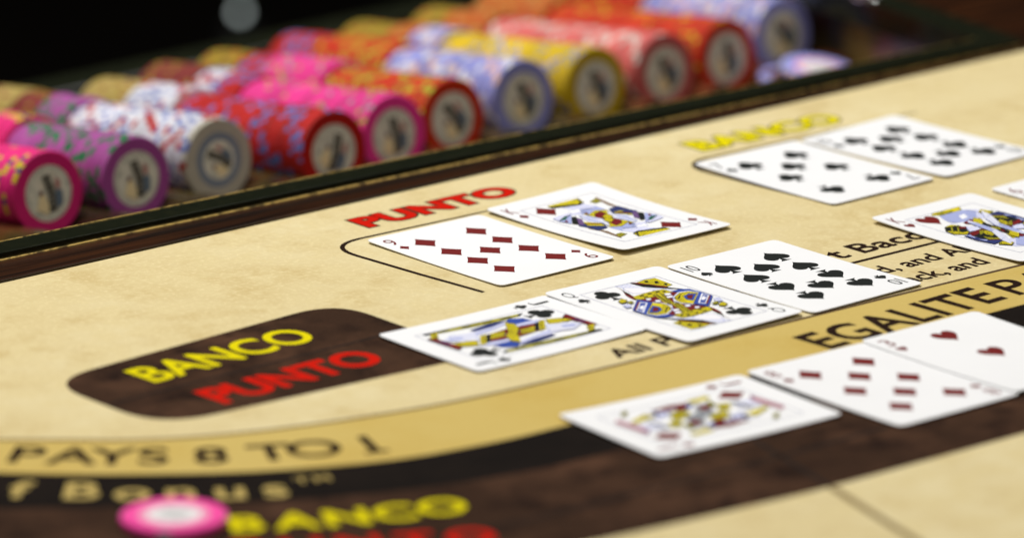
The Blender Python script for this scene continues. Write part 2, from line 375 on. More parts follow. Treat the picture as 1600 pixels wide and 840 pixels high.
# ------------------------------------------------------------------ chips
def rgb(name, c, rough=0.42):
    m = mat(name, c, rough, 0.4, var=[(220, tuple(x*0.86 for x in c), 0.45, 0.8)]); nt = m.node_tree; p = nt.nodes['Principled BSDF']
    src = p.inputs['Base Color'].links[0].from_socket                     # every chip of a batch is worn a little differently
    oi = nt.nodes.new('ShaderNodeObjectInfo'); r = nt.nodes.new('ShaderNodeMapRange'); r.inputs[3].default_value = 0.72; r.inputs[4].default_value = 1.1
    hs = nt.nodes.new('ShaderNodeHueSaturation'); nt.links.new(oi.outputs['Random'], r.inputs[0]); nt.links.new(r.outputs[0], hs.inputs['Value'])
    nt.links.new(src, hs.inputs['Color']); nt.links.new(hs.outputs[0], p.inputs['Base Color']); return m
K = {k: rgb('clay_'+k, c) for k, c in dict(
    hot_pink=(0.80, 0.022, 0.21), orchid=(0.42, 0.085, 0.35), white=(0.74, 0.74, 0.80), red=(0.50, 0.013, 0.010), pink=(0.82, 0.045, 0.30),
    orange_red=(0.58, 0.035, 0.008), lilac=(0.29, 0.31, 0.68), yellow=(0.72, 0.50, 0.015), salmon=(0.74, 0.16, 0.15), tan=(0.46, 0.34, 0.10),
    maroon=(0.22, 0.03, 0.025), olive=(0.36, 0.26, 0.02), orange=(0.52, 0.14, 0.02), blue=(0.12, 0.18, 0.50), green=(0.010, 0.19, 0.06),
    sun=(0.68, 0.52, 0.02), navy=(0.03, 0.05, 0.22), lime=(0.42, 0.44, 0.03), cream=(0.62, 0.53, 0.36), grey=(0.30, 0.33, 0.36), peach=(0.75, 0.48, 0.42),
    steel=(0.22, 0.27, 0.36), plum=(0.22, 0.05, 0.20), pale_white=(0.72, 0.62, 0.56), neon=(0.86, 0.045, 0.33), ivory=(0.66, 0.62, 0.50)).items()}
def ring(cell, n): return (cell+[0]*(48//n-len(cell)))*n
KIND = {  # base, edge spots round the chip (48 cells), words
 'hot_pink': ('hot_pink', ring(['sun', 'navy', 'sun', 'sun'], 3), 'hot pink'),
 'orchid': ('orchid', ring(['green', 'green', 0, 'green', 'green'], 4), 'orchid purple'),
 'white': ('white', ring(['blue', 0, 'blue', 0, 0, 'red', 'red'], 4), 'white'),
 'red': ('red', ring(['blue', 'blue', 0, 'blue'], 4), 'red'),
 'pink': ('pink', ring(['grey', 0, 0, 'lime'], 3), 'bright pink'),
 'orange_red': ('orange_red', ring(['lime', 'lime', 0, 'orange', 0, 'lime'], 4), 'orange red'),
 'lilac': ('lilac', ring(['white', 'white', 0, 0, 'peach', 'peach'], 4), 'lilac blue'),
 'yellow': ('yellow', ring(['lilac', 0, 'grey'], 4), 'yellow'),
 'salmon': ('salmon', ring(['pale_white', 'pale_white'], 6), 'salmon pink'),
 'scarlet': ('orange_red', ring(['sun', 0, 'orange'], 4), 'scarlet'),
 'tan': ('tan', ring(['maroon', 0, 0, 'olive'], 4), 'tan'),
 'maroon': ('maroon', ring(['olive', 0, 'olive'], 4), 'maroon'),
 'olive': ('olive', ring(['orange', 0, 0, 'maroon'], 4), 'olive'),
 'orange': ('orange', ring(['tan', 0, 'red'], 4), 'orange brown'),
 'white_face': ('ivory', ring(['blue', 'blue', 0, 0, 'red'], 4), 'ivory'),
 'pink_table': ('neon', ring(['grey', 'grey'], 4), 'hot pink'),
}
def chip_geo(kind, sub=1):
    base, spots, _ = KIND[kind]; mats = [base]
    for s in spots:
        if s and s not in mats: mats.append(s)
    seg = len(spots); N = seg*sub; b = 0.5; h = TK/2-0.04; rings = [(R*0.67, h), (R-b, h), (R, h-b), (R, -h+b), (R-b, -h)]
    V = [(r*math.cos(2*math.pi*i/N), r*math.sin(2*math.pi*i/N), z) for r, z in rings for i in range(N)]; F = []; MI = []
    F.append(tuple(range(N))); MI.append(0)
    for j in range(4):
        for i in range(N):
            i2 = (i+1) % N; F.append((j*N+i, (j+1)*N+i, (j+1)*N+i2, j*N+i2))
            s = spots[i//sub]; MI.append(mats.index(s) if s and j in (1, 2, 3) else 0)
    F.append(tuple(4*N+i for i in reversed(range(N)))); MI.append(0)
    return V, F, MI, mats
CH = {}
for k in KIND:
    V, F, MI, mats = chip_geo(k); me = mesh('chip', V, F, MI)
    for m in mats: me.materials.append(K[m])
    CH[k] = me
Mi = {'paper': mat('inlay_paper', (0.84, 0.83, 0.69), 0.2, 0.5, var=[(260, (0.58, 0.60, 0.50), 0.45, 0.65), (150, (0.95, 0.88, 0.70), 0.56, 0.68)], coat=0.4), 'mark': mat('inlay_marks', (0.30, 0.31, 0.28), 0.35),
      'bar': mat('inlay_dark_bar', (0.045, 0.043, 0.030), 0.25, var=[(900, (0.30, 0.28, 0.20), 0.52, 0.6)]), 'straw': mat('inlay_straw', (0.95, 0.80, 0.46), 0.25), 'slate': mat('inlay_slate', (0.14, 0.20, 0.26), 0.35),
      'rose': mat('inlay_rose', (0.50, 0.24, 0.21), 0.35), 'ring': mat('inlay_ring', (0.22, 0.27, 0.34), 0.35), 'white': mat('inlay_white', (0.80, 0.77, 0.78), 0.35), 'blush': mat('inlay_blush', (0.80, 0.36, 0.50), 0.35), 'pale': mat('inlay_grey', (0.50, 0.50, 0.50), 0.35), 'dot': mat('inlay_dot', (0.15, 0.03, 0.02), 0.35)}
def inlay_mesh(ringed):
    V = []; F = []; MI = []; names = list(Mi); z = [TK/2-0.02]
    def poly(pts, m):
        k = len(V); V.extend((x, y, z[0]) for x, y in pts); F.append(tuple(range(k, k+len(pts)))); MI.append(names.index(m)); z[0] += 0.012
    def disc(r, m, n=40): poly([(r*math.cos(2*math.pi*i/n), r*math.sin(2*math.pi*i/n)) for i in range(n)], m)
    disc(12.85, 'ring' if ringed is True else 'blush' if ringed else 'paper')
    if ringed == 'plain':
        disc(9.6, 'white')
        for p in ([(-6, -5), (-1, -6), (1, 5), (-4, 6)], [(2, -6), (5, -5), (6, 4), (2, 5)]): poly(p, 'pale')
        me = mesh('inlay', V, F, MI)
        for m in names: me.materials.append(Mi[m])
        return me
    if ringed: disc(9.2, 'paper')
    else:
        for i in range(36):
            a = 2*math.pi*i/36; c, s = math.cos(a), math.sin(a)
            poly([(11.2*c-0.35*s, 11.2*s+0.35*c), (11.2*c+0.35*s, 11.2*s-0.35*c), (12.3*c+0.35*s, 12.3*s-0.35*c), (12.3*c-0.35*s, 12.3*s+0.35*c)], 'mark')
    q = 0.86 if ringed else 1.0
    poly([(q*x, q*y) for x, y in [(2.0, -7.8), (6.4, -6.8), (7.6, -1.0), (5.2, 1.0), (2.2, -1.0)]], 'slate')
    poly([(q*x, q*y) for x, y in [(-7.8, -5.6), (-2.2, -9.4), (-1.0, -5.0), (-2.6, 0.2), (-5.4, 0.0)]], 'straw')  # straw print, brightened to paint in the medallion's yellowish highlight
    poly([(q*x, q*y) for x, y in [(4.0, 1.4), (6.4, 0.4), (7.2, 4.0), (4.6, 6.6)]], 'rose')
    poly([(q*x, q*y) for x, y in [(-2.4, 8.4), (2.0, 8.8), (3.4, 0), (2.8, -8.6), (-1.4, -8.4), (-0.8, 0)]], 'bar')
    for k in range(7):
        y = 6.6-2.1*k; x = -0.5+0.35*k*0.5
        poly([(q*(x-0.9), q*(y-0.5)), (q*(x+1.9), q*(y-0.3)), (q*(x+1.9), q*(y+0.3)), (q*(x-0.9), q*(y+0.2))], 'mark')
    poly([(q*x, q*y) for x, y in [(-5.4, 0.2), (-3.2, 0.0), (-3.4, 2.2), (-5.0, 2.4)]], 'dot')
    me = mesh('inlay', V, F, MI)
    for m in names: me.materials.append(Mi[m])
    return me
INL = {False: inlay_mesh(False), True: inlay_mesh(True), 'plain': inlay_mesh('plain')}
def chip_matrix(pos, facing, spin):
    q = Vector(facing).to_track_quat('Z', 'Y')
    return Matrix.Translation(Vector(pos)*MM) @ q.to_matrix().to_4x4() @ Matrix.Rotation(spin, 4, 'Z')
# what lies in each row, from the face backwards: (kind, count)
ROWS = [
 [('hot_pink', 62)],
 [('orchid', 24), ('hot_pink', 7), ('tan', 22)],
 [('white', 29), ('orchid', 8), ('maroon', 6), ('tan', 10)],
 [('red', 31), ('white', 11), ('tan', 11)],
 [('pink', 30), ('red', 6), ('white', 5), ('maroon', 12)],
 [('orange_red', 24), ('pink', 14), ('red', 7), ('olive', 8)],
 [('lilac', 26), ('orange_red', 17), ('red', 10)],
 [('yellow', 31), ('lilac', 7), ('orange', 5), ('olive', 10)],
 [('salmon', 36), ('orange', 10), ('olive', 7)],
 [('scarlet', 36), ('orange', 17)],
 [('lilac', 27), ('scarlet', 14), ('orange', 12)],
]
WHERE = ['corner hot pink row', 'purple row', 'white row', 'red row beside the white row', 'bright pink row', 'orange red row',
         'lilac row beside the yellow row', 'yellow row', 'salmon row', 'scarlet row', 'last lilac row']
NTH = ['first', 'second', 'third', 'fourth', 'fifth', 'sixth', 'seventh', 'eighth', 'ninth', 'tenth', 'eleventh', 'twelfth', 'thirteenth', 'fourteenth', 'fifteenth', 'sixteenth',
       'seventeenth', 'eighteenth', 'nineteenth', 'twentieth']
NTH += ['twenty-'+q for q in NTH[:9]]
FACE = ['hot pink chip facing out at the front of the row nearest the tray corner', 'purple chip facing out at the front of its row',
        'cream and grey chip with blue ring facing out at the front of the white row', 'red chip facing out between the white and the pink front chips',
        'bright pink chip facing out between two red front chips', 'orange red chip facing out between the pink and lilac front chips',
        'lilac chip facing out between the red and the yellow front chips', 'yellow chip facing out at the front of its row',
        'salmon pink chip facing out beside the yellow front chip', 'scarlet chip facing out between the salmon and the lilac front chips',
        'lilac chip facing out at the emptier end of the tray']
SPIN = [0.12, 0.1, 0.95, -0.42, 0.05, 0.5, 0.25, 0.3, 0.4, 0.0, 0.6]
SV = []; SF = []; SMI = []; SM = []
STEP = TK*1.0
for t, (u, v0, row) in enumerate(zip(TUBES, FRONT, ROWS)):
    i = 0
    for b, (kind, cnt) in enumerate(row):
        dx, dz = (0, 0) if b == 0 else (random.uniform(-0.8, 0.8), random.uniform(1.2, 3.2))
        if t in (3, 5) and b == 1: dz = 3.0
        gap = b*1.2
        for k in range(cnt):
            d = i*STEP+TK/2+gap
            p = Vector((u+dx+random.uniform(-.4, .4), v0, ZC+dz+random.uniform(-.35, .35)))+axis*d
            if p.y > 452: break
            wob = Vector((random.uniform(-.010, .010), 0, random.uniform(-.010, .010)))
            first = i == 0
            mw = chip_matrix(p, -axis+(wob if not first else Vector((0, 0, 0))), SPIN[t] if first else random.uniform(0, 6.283))
            if i < 27:
                o = link('casino_chip', CH['white_face' if first and t == 2 else kind], [], None); o.matrix_world = mw
                if first:
                    tag(o, FACE[t], 'casino chip', 'front chips facing out of the tray')
                    n = link('inlay', INL[t == 2], [], o)
                else:
                    tag(o, '%s chip %s behind the front chip of the %s' % (KIND[kind][2], NTH[i-1], WHERE[t]), 'casino chip', 'chips packed in the %s' % WHERE[t])
            else:
                V, F, MI, mats = chip_geo(kind); n0 = len(SV)
                for q in V: w = mw @ (Vector(q)*MM); SV.append((w.x/MM, w.y/MM, w.z/MM))
                for m in mats:
                    if m not in SM: SM.append(m)
                SF += [tuple(a+n0 for a in f) for f in F]; SMI += [SM.index(mats[a]) for a in MI]
            i += 1
so = link('casino_chips', mesh('casino_chips', SV, SF, SMI), [K[m] for m in SM])
so['kind'] = 'stuff'; tag(so, 'mixed coloured chips filling the far ends of the tray rows under the back rim', 'casino chips')
# loose chips
up = Vector((0, 0, 1))
def loose(kind, p, spin, label, ringed, facing=up):
    o = link('casino_chip', CH[kind], []); o.matrix_world = chip_matrix(p, facing, spin); tag(o, label, 'casino chip')
    link('inlay', INL[ringed], [], o); return o
loose('pink_table', (-303.2, -165.4, 1.85), 0.6, 'single hot pink chip with white centre lying flat on the printed felt', 'plain')
loose('lilac', (402, 247, -34.0), 1.0, 'pale lilac chip lying flat in the emptier end of the tray', 'plain', Vector((0.05, -0.12, 1)))
loose('lilac', (413, 243, -30.0), 2.2, 'pale lilac chip leaning on top of the flat lilac chip in the tray', 'plain', Vector((0.05, -0.16, 1)))
COURT = {
 'queen_of_clubs': [
  ('skin', [(0.7,31.3),(6,24.3),(7.1,19.1),(2.5,18),(-2.6,21.2),(-2.1,27)]),
  ('pale', [(-2,32.6),(4.4,32.2),(6,24.3),(0,28.9)]),
  ('pale', [(6,24.3),(12.8,17.4),(14.2,11.7),(10.4,17.5),(7.1,19.1)]),
  ('black', [(5.6,32.6),(7.9,31.2),(11.1,25.2),(14.1,18.8),(18.9,10.5),(11.9,18),(6.7,25.2)]),
  ('yellow', [(7.7,31.1),(13.8,32.2),(18.6,31.4),(18.1,20.4),(14.4,19.6),(11,25)]),
  ('black', [(12.1,31.1),(13.8,30.6),(12.5,28.3),(11.2,28.9)]),
  ('black', [(15.4,28.3),(16.7,27.7),(15.2,24.9),(13.7,25.7)]),
  ('black', [(16.4,23.4),(17.5,23),(16.2,20.8),(15.1,21.4)]),
  ('maroon', [(6.4,32.5),(8.3,31.3),(14.7,19.5),(13.6,18.7),(9.6,25.2)]),
  ('maroon', [(-2,32.6),(-2.9,27.7),(-4.4,23.2),(-5.4,17.3),(-8.3,13.2),(-8,16.4),(-6.7,21),(-3.3,26.8)]),
  ('blackgreen', [(-3.4,27.4),(-4.3,21.4),(-5.4,18.1),(-5.6,21.7)]),
  ('maroon', [(-7.5,12.5),(4.4,12.2),(10.5,12.4),(17,9.3),(12.3,9.6),(6.2,6.2),(-0.3,-0.6),(-4,1.3),(-6,6.3)]),
  ('yellow', [(-6.1,17.3),(3.3,18.1),(10.4,17.5),(10.5,12.4),(0.7,12.1),(-7.7,12.7)]),
  ('black', [(-2.8,16.9),(-0.9,16.7),(-1.7,15.4),(-3.8,15.5)]),
  ('black', [(1.4,16.8),(3.3,16.6),(2.5,15.3),(0.6,15.5)]),
  ('black', [(5.8,16.9),(7.7,16.6),(6.9,15.3),(5,15.6)]),
  ('black', [(-3.1,14.2),(-1.2,14),(-1.8,12.8),(-3.8,13)]),
  ('black', [(1.6,13.8),(3.6,13.6),(2.9,12.5),(0.9,12.7)]),
  ('black', [(8.1,15.5),(9.6,15.1),(9,14),(7.3,14.1)]),
  ('yellow', [(2.9,14.5),(6.3,13.5),(2.7,5.5),(0.3,-0.7),(-2.2,1.7),(0.7,9.7)]),
  ('black', [(2.6,13),(3.4,13),(-0.7,1),(-1.5,1.2)]),
  ('black', [(4.9,12.7),(5.5,12.7),(0.2,0.7),(-0.3,0.9)]),
  ('white', [(6.5,12.1),(8.8,11.4),(7.5,9.5),(5.5,10.2)]),
  ('white', [(4.6,8.8),(7.1,8.4),(5.8,6.5),(3.7,7)]),
  ('white', [(-4.2,11.4),(-2.4,11.1),(-3.4,9.5),(-4.9,10)]),
  ('white', [(-2.6,7.6),(-1,6.9),(-2.1,4.9),(-3.8,5.9)]),
  ('blue', [(10.7,12.7),(15.2,12.9),(18.6,10.7),(19.2,4.9),(17.5,4.6),(16.6,8.9),(12.6,10.1)]),
  ('white', [(6,6.3),(11.9,9.9),(16.6,8.9),(18.3,4.5),(5.5,-6.5),(2.6,-2.6),(2.7,2.3)]),
  ('yellow', [(6.5,5.9),(11.8,9),(16,8.2),(17.7,4.3),(6,-5.6),(3.3,-1.7),(4,2.6)]),
  ('black', [(10.6,7.4),(11.5,7.6),(5.9,2.7),(5.4,3.1)]),
  ('blue', [(9.9,4.2),(13.8,5.8),(16.3,3.7),(8.7,-2.6),(7.8,0.4)]),
  ('maroon', [(11.5,4.1),(14.4,3.6),(9.8,-0.6),(9.2,1.1)]),
  ('blue', [(19.2,4.9),(19.1,-2.9),(7.7,-12.9),(6.1,-7.3),(5.9,-5.9)]),
  ('white', [(17.9,2.3),(18.3,-1.7),(9.4,-9.4),(8,-6.5)]),
  ('blue', [(17.4,1),(17.7,-1.5),(9.9,-8.4),(8.9,-6.5)]),
  ('white', [(14.3,-2),(16.8,-0.5),(14.3,-3.3),(16.7,-1.7),(14,-4.3),(12,-5),(11.9,-4.2)]),
  ('maroon', [(18.3,-1.7),(18.5,-2.4),(9.4,-10.4),(9.4,-9.4)]),
  ('yellow', [(14,-12.9),(16.3,-12.4),(15.6,-15.5),(12.5,-17),(11.7,-14.6)]),
  ('olive', [(11.6,-10.8),(14.7,-9.8),(13.6,-12.6),(11.4,-12.6)]),
  ('pale', [(16.5,-6.4),(19,-6.8),(17.4,-10.9),(14.7,-9.8)]),
  ('bluepale', [(17.1,-6.4),(18.5,-8.1),(18,-9.4),(16.6,-8.4)]),
 ],
 'king_of_diamonds': [
  ('lav', [(-4.2,24.4),(6.7,23.3),(8.8,18.7),(9.1,11.5),(1.3,9.2),(-3.4,12.2),(-9,15),(-1.4,18.5)]),
  ('white', [(-5,19.4),(0.4,19.2),(-1.2,16),(-6.3,15.9)]),
  ('yellow', [(-7.3,30.7),(10.4,30.8),(8.9,26),(5.7,24.9),(-7.3,27.2)]),
  ('black', [(-8.1,29.1),(5.6,24.8),(9,25.9),(8.6,24.7),(4.5,23),(-7.9,26.6)]),
  ('brown', [(17.9,28),(16,12.8),(17.3,6),(15.3,6),(13.9,14.6),(15.9,25.1)]),
  ('olive', [(11.3,23.9),(16.8,26),(16.3,21.4),(11.8,20.6)]),
  ('yellow', [(-4,11.6),(-1.8,12),(-2.8,9.4),(-5,9.1)]),
  ('maroon', [(-1.7,13),(-0.5,12.7),(-1.8,10.9),(-2.9,11.1)]),
  ('yellow', [(-2.8,9.4),(3.9,12.7),(8.5,10.2),(7,6.5),(-2.5,2.3),(-4.9,4.4)]),
  ('maroon', [(0.4,8.9),(5,10.5),(3.8,3.6),(-1.3,0.1),(-3.3,4.2)]),
  ('pale', [(7.7,9.3),(6.9,4.3),(9.9,-0.7),(7.1,-10.7),(4.1,-11),(3.2,-3.8),(2.1,0.5)]),
  ('bluepale', [(6.4,1.7),(8.5,-2.2),(6.5,-9.1),(5.7,-9.2),(6.6,-2.8),(5.6,0.8)]),
  ('bluepale', [(4.4,-0.4),(5.1,-3.7),(4.6,-9.7),(3.9,-9.5),(3.6,-4.7)]),
  ('navy', [(10,10.7),(16.2,11.7),(16.4,5),(17.6,0.5),(12.6,-3.1),(6.3,3.7)]),
  ('yellow', [(9.1,8.1),(14.3,2.8),(11.9,-2.5),(7.7,3.1)]),
  ('maroon', [(9,5.2),(12.9,1.2),(12.8,-0.9),(8.7,3.6)]),
  ('purple', [(15.5,1.7),(16.2,-1.7),(9.7,-9.6),(9.4,-5.9)]),
  ('yellow', [(15.8,-1.4),(17.1,-3.7),(11.2,-11.4),(8.6,-10.9)]),
  ('black', [(14.6,-3.7),(15.4,-3.7),(9.7,-10.7),(9,-10.6)]),
  ('lav', [(17.5,-4),(19,-9.9),(18.1,-14.8),(8.8,-16.7),(8,-14.9)]),
  ('green', [(12.1,-11.8),(16.1,-9.6),(18.3,-10.9),(11.4,-14.6)]),
  ('maroon', [(17.4,-6.2),(17.9,-7.8),(15.3,-9.4)]),
  ('yellow', [(-2.9,-0.2),(0.4,1.3),(0.7,-2.8),(-3.4,-5.2),(-4.2,-3)]),
 ],
 'jack_of_clubs': [
  ('olive', [(-20.6,-29.4),(-19.8,-3.8),(-18.5,20.5),(-15.9,16.9),(-16.4,-6.6),(-18.4,-29.3)]),
  ('black', [(-19.5,-21.2),(-19.7,-17.1),(-18.6,-17.3),(-18.4,-21.5)]),
  ('black', [(-19,-11.1),(-19.1,-6.4),(-17.9,-6.7),(-18,-11.2)]),
  ('black', [(-18.8,-0.6),(-18.6,4.5),(-17.5,4.3),(-17.7,-0.9)]),
  ('black', [(-18.3,8.3),(-18.1,13.5),(-17,13.2),(-17.2,8)]),
  ('navy', [(-13.6,-10.9),(-15.9,0.9),(-15,9.5),(-10.5,-2.2),(-11.3,-10.8)]),
  ('lav', [(-10.4,-16.2),(-11.2,-1.7),(-14.3,10.3),(-11.2,8.7),(-8.1,-4.3),(-5.4,-15.7)]),
  ('bluepale', [(-8.6,-13.1),(-10.2,-2.5),(-12.9,7.8),(-12.1,7.4),(-9.2,-3.4),(-7.2,-13.6)]),
  ('blue', [(-15.7,10.8),(-12.6,15.6),(-7.5,16.9),(-6.6,8.5),(-12,6.4)]),
  ('lav', [(-7.7,6),(-7.7,18.1),(-5.2,22),(-3.5,16.5),(-4,6.9)]),
  ('bluepale', [(-6.3,8.8),(-6.1,18.1),(-5.1,17.9),(-5.1,8.6)]),
  ('maroon', [(-4.1,-10.9),(-5.5,1.5),(-3.8,16.1),(0.5,12.2),(-0.6,4.1),(-0.8,-10.3)]),
  ('yellow', [(-1.4,5.4),(-0.9,12),(4.4,7.9),(3.7,1.1)]),
  ('olive', [(0.7,4.3),(1,10.1),(1.9,9.3),(1.8,3.4)]),
  ('black', [(-4.2,14.8),(-4.4,17.4),(4.6,9.8),(3.2,9.2)]),
  ('yellow', [(-5.4,18.1),(-4.7,20.4),(4.2,13.4),(4.8,10)]),
  ('black', [(-3.3,17.4),(-3.3,17.9),(4.1,11.9),(4.1,11.4)]),
  ('pale', [(-0.1,17),(2.7,24),(7.9,29.3),(12.1,21.4),(8.3,12.5)]),
  ('bluepale', [(5.2,20.6),(7.4,26.7),(9.5,24.3),(7.6,19.9)]),
  ('yellow', [(-4.9,21.4),(-2.5,27.1),(2.4,29),(2,22),(0.5,18.5)]),
  ('maroon', [(-5,31.9),(13.5,32.6),(13.5,29.6),(-2.8,28.4)]),
  ('navy', [(1.7,31),(8.1,31.5),(8.6,30.4),(2.6,29.8)]),
  ('yellow', [(12.8,27.8),(12.8,31.5),(18.3,27.1),(18.6,23.8)]),
  ('olive', [(14.4,27.4),(14.9,28.6),(16.8,27),(16.6,25.9)]),
  ('yellow', [(-11.5,6.2),(-8.5,7.8),(-2.8,5.6),(1.3,1),(12.4,-6.2),(8.1,-7.2),(1.8,-4.4),(-3.2,1)]),
 ],
 'jack_of_diamonds': [
  ('yellow', [(-17.4,6.9),(-18.2,17.1),(-15,16.6),(-13.3,6.9)]),
  ('maroon', [(-15.6,-12.2),(-16.8,-1.8),(-15.5,6.1),(-12.2,2.8),(-12.2,-6.7)]),
  ('lav', [(-14.4,-17.5),(-10.8,-6.5),(-13.9,4.9),(-12.2,6.4),(-6.8,-7),(-6.2,-15.1),(-10.9,-17.7)]),
  ('blue', [(-11.5,-13.5),(-11.2,-12.5),(-7.8,-14.5),(-8.1,-15.5)]),
  ('blue', [(-10.7,-11),(-10.5,-9.9),(-7.2,-11.8),(-7.4,-12.9)]),
  ('blue', [(-10.5,-8),(-10.5,-6.7),(-7.3,-8.4),(-7.4,-9.6)]),
  ('blue', [(-12.7,2),(-13,6.7),(-9.7,2.8),(-9.6,0.2)]),
  ('yellow', [(-7.7,-8.3),(-7.3,0),(-0.3,-4.2),(-1,-11.5)]),
  ('grey', [(-10.8,5.6),(-10.6,13.4),(-2,7.3),(-2.4,0.3)]),
  ('yellow', [(-6.9,13.7),(-5.9,18.4),(0.9,14),(-1,10)]),
  ('olive', [(-5.2,14),(-4.9,15.6),(-1.9,13.6),(-2.1,12.1)]),
  ('yellow', [(9.1,14.1),(6,26.2),(8.5,26.4),(13,16.7)]),
  ('pale', [(-5.1,20.3),(-4.1,27.9),(3.4,27),(2.2,17.7)]),
  ('rose', [(-8.3,30.6),(10.8,32.3),(13.3,29.3),(-3,26.8)]),
  ('purple', [(-7.8,30.8),(-4.5,31),(-1.5,28),(-3.6,27.4)]),
  ('olive', [(15.3,23.2),(15.6,25.8),(20.6,21),(19.1,20.1)]),
  ('slate', [(-4,4.5),(1.5,6.5),(3,0),(0,0),(-3,-1)]),
  ('grey', [(-2.4,4.2),(0.6,5.2),(1.6,0.6),(-1.4,0.2)]),
  ('yellow', [(3.4,7.5),(7.5,9.5),(9,4.5),(5,2)]),
  ('maroon', [(-8,10),(-3.5,8),(-4,4),(-9,6)]),
  ('black', [(4.2,8.2),(4.8,8.4),(6.4,3.6),(5.8,3.4)]),
  ('olive', [(-11,14),(-5,12),(-6,10),(-12,12)]),
  ('navy', [(9,14),(14,12),(14.6,10.6),(9.4,12.4)]),
  ('black', [(-6,20),(4,22),(5,20.8),(-5.6,18.6)]),
  ('maroon', [(8,4),(13,2),(13.4,-3),(9.4,-1)]),
 ],
 'king_of_hearts': [
  ('lav', [(-4.3,28.9),(9.5,28.3),(14.8,25.3),(12.6,14.4),(4.1,15.3),(-9,17),(-6.9,23.6)]),
  ('white', [(1.8,23.4),(5.9,24),(3.9,19.8),(-0.7,18.8)]),
  ('yellow', [(-4.5,32.6),(11.8,32.6),(9.2,28.7),(-4,28.3),(-6.8,30.8)]),
  ('olive', [(-3.4,30.7),(0.9,31.9),(-1.4,28.8),(-3.8,28.5)]),
  ('olive', [(1,30.1),(5.1,30.7),(3.5,28.7),(0.3,28.5)]),
  ('maroon', [(-4,14.7),(1.3,16.5),(3,13.8),(-1.4,9.3),(-4.7,12.7)]),
  ('yellow', [(3.1,15.3),(6.3,15.5),(2.8,8.8),(-2,5.1),(-2.1,9.6)]),
  ('maroon', [(1.2,6.9),(2.7,2.5),(0.5,-7.6),(-2.7,-9.4),(-1.5,1.8)]),
  ('olive', [(0.9,2.1),(2.2,0.1),(-0.5,-3.3),(-1.4,-0.9)]),
  ('navy', [(13.3,15.5),(19.3,15.5),(19.9,10),(17.8,0.3),(13.2,-4),(13.9,2.2),(15.7,10.7),(10.3,11.4)]),
  ('maroon', [(11,12.9),(17.3,12.3),(13.5,1.1),(8.7,-4.1),(4.7,-2.7),(6.7,6.1)]),
  ('olive', [(10.8,12.1),(16.4,11.4),(12.8,1.1),(8.9,-3.1),(5.6,-1.8),(7.6,6.5)]),
  ('olive', [(15.1,23.3),(18.2,18.7),(14.7,15.9),(13.2,18.2)]),
  ('yellow', [(-16.2,14.3),(-11.6,15.5),(-9.2,12.7),(-12.3,4),(-16.5,1.5),(-20.6,5.1),(-19.9,10.1)]),
  ('olive', [(-13.6,13.6),(-12.6,13.6),(-19.8,5.9),(-20.6,5.9)]),
  ('olive', [(-12,11.4),(-11.4,11.1),(-17.9,4.1),(-18.6,4.1)]),
  ('maroon', [(-11.1,11.3),(-8.1,9.5),(-10.2,7.5),(-12.6,9)]),
  ('lav', [(-8.6,9.1),(-4.6,6.3),(-7.8,2.4),(-12.6,3.5)]),
  ('navy', [(-19.6,0.6),(-16.1,-1.7),(-17.2,-11.4),(-10,-13.9),(-11.6,-15.8),(-19.3,-17),(-20.5,-7.6)]),
  ('bluepale', [(-18.1,0.1),(-15.2,-0.8),(-16.3,-10.6),(-18.6,-11.8),(-18.7,-5.9)]),
  ('maroon', [(-15,1.5),(-8,2.7),(-5,-0.1),(-7.8,-11.4),(-12,-14.8),(-16.5,-10.8),(-17,-2.5)]),
  ('olive', [(-8.4,1.8),(-5.6,-0.7),(-8.4,-11.2),(-11.7,-14),(-15.9,-10.2),(-13.3,-3.4)]),
  ('yellow', [(-8.3,-0.4),(-6.6,-1.1),(-8,-6.5),(-10.6,-7.5),(-10.8,-4)]),
  ('yellow', [(-14.1,-16.3),(-11.8,-21),(-15.6,-23.1),(-16.8,-18.8)]),
  ('yellow', [(0.6,-7.3),(3.2,-10.1),(-4,-16.8),(-4.4,-12.4)]),
  ('pale', [(14.4,22.2),(12.8,15.1),(6.1,3.3),(3.5,-12.9),(1.2,-15),(1,-9.7),(2.5,2.3),(6.7,12.1)]),
 ],
}
# ------------------------------------------------------------------ playing cards
CW, CHH, CR, CT = 63.0, 88.0, 3.0, 0.32
P = {k: mat('card_'+k, c, 0.6, 0.1) for k, c in dict(black=(0.010, 0.012, 0.011), red=(0.150, 0.0105, 0.010), skin=(0.78, 0.76, 0.80), pale=(0.66, 0.67, 0.78), yellow=(0.62, 0.52, 0.010), maroon=(0.17, 0.010, 0.012),
     blackgreen=(0.008, 0.02, 0.012), white=(0.82, 0.82, 0.84), blue=(0.035, 0.075, 0.36), olive=(0.33, 0.30, 0.012), bluepale=(0.34, 0.38, 0.64), lav=(0.62, 0.63, 0.80), brown=(0.22, 0.15, 0.10),
     navy=(0.025, 0.035, 0.13), purple=(0.13, 0.07, 0.19), green=(0.02, 0.09, 0.06), grey=(0.40, 0.41, 0.40), rose=(0.42, 0.20, 0.24), slate=(0.17, 0.20, 0.23), frame=(0.16, 0.17, 0.30)).items()}
P['paper'] = add_bump(mat('card_paper', (0.85, 0.855, 0.87), 0.38, 0.3, var=[(30, (0.83, 0.835, 0.85), 0.4, 0.7)]), 900, 0.00004, 0.3)
BOW = [0.0]; TW = [1]
def cz(x, y): return BOW[0]*((y/44.0)**2)+0.18*BOW[0]*(x/31.5)**2+0.3*BOW[0]*(1+(x/31.5)*(y/44.0)*TW[0])
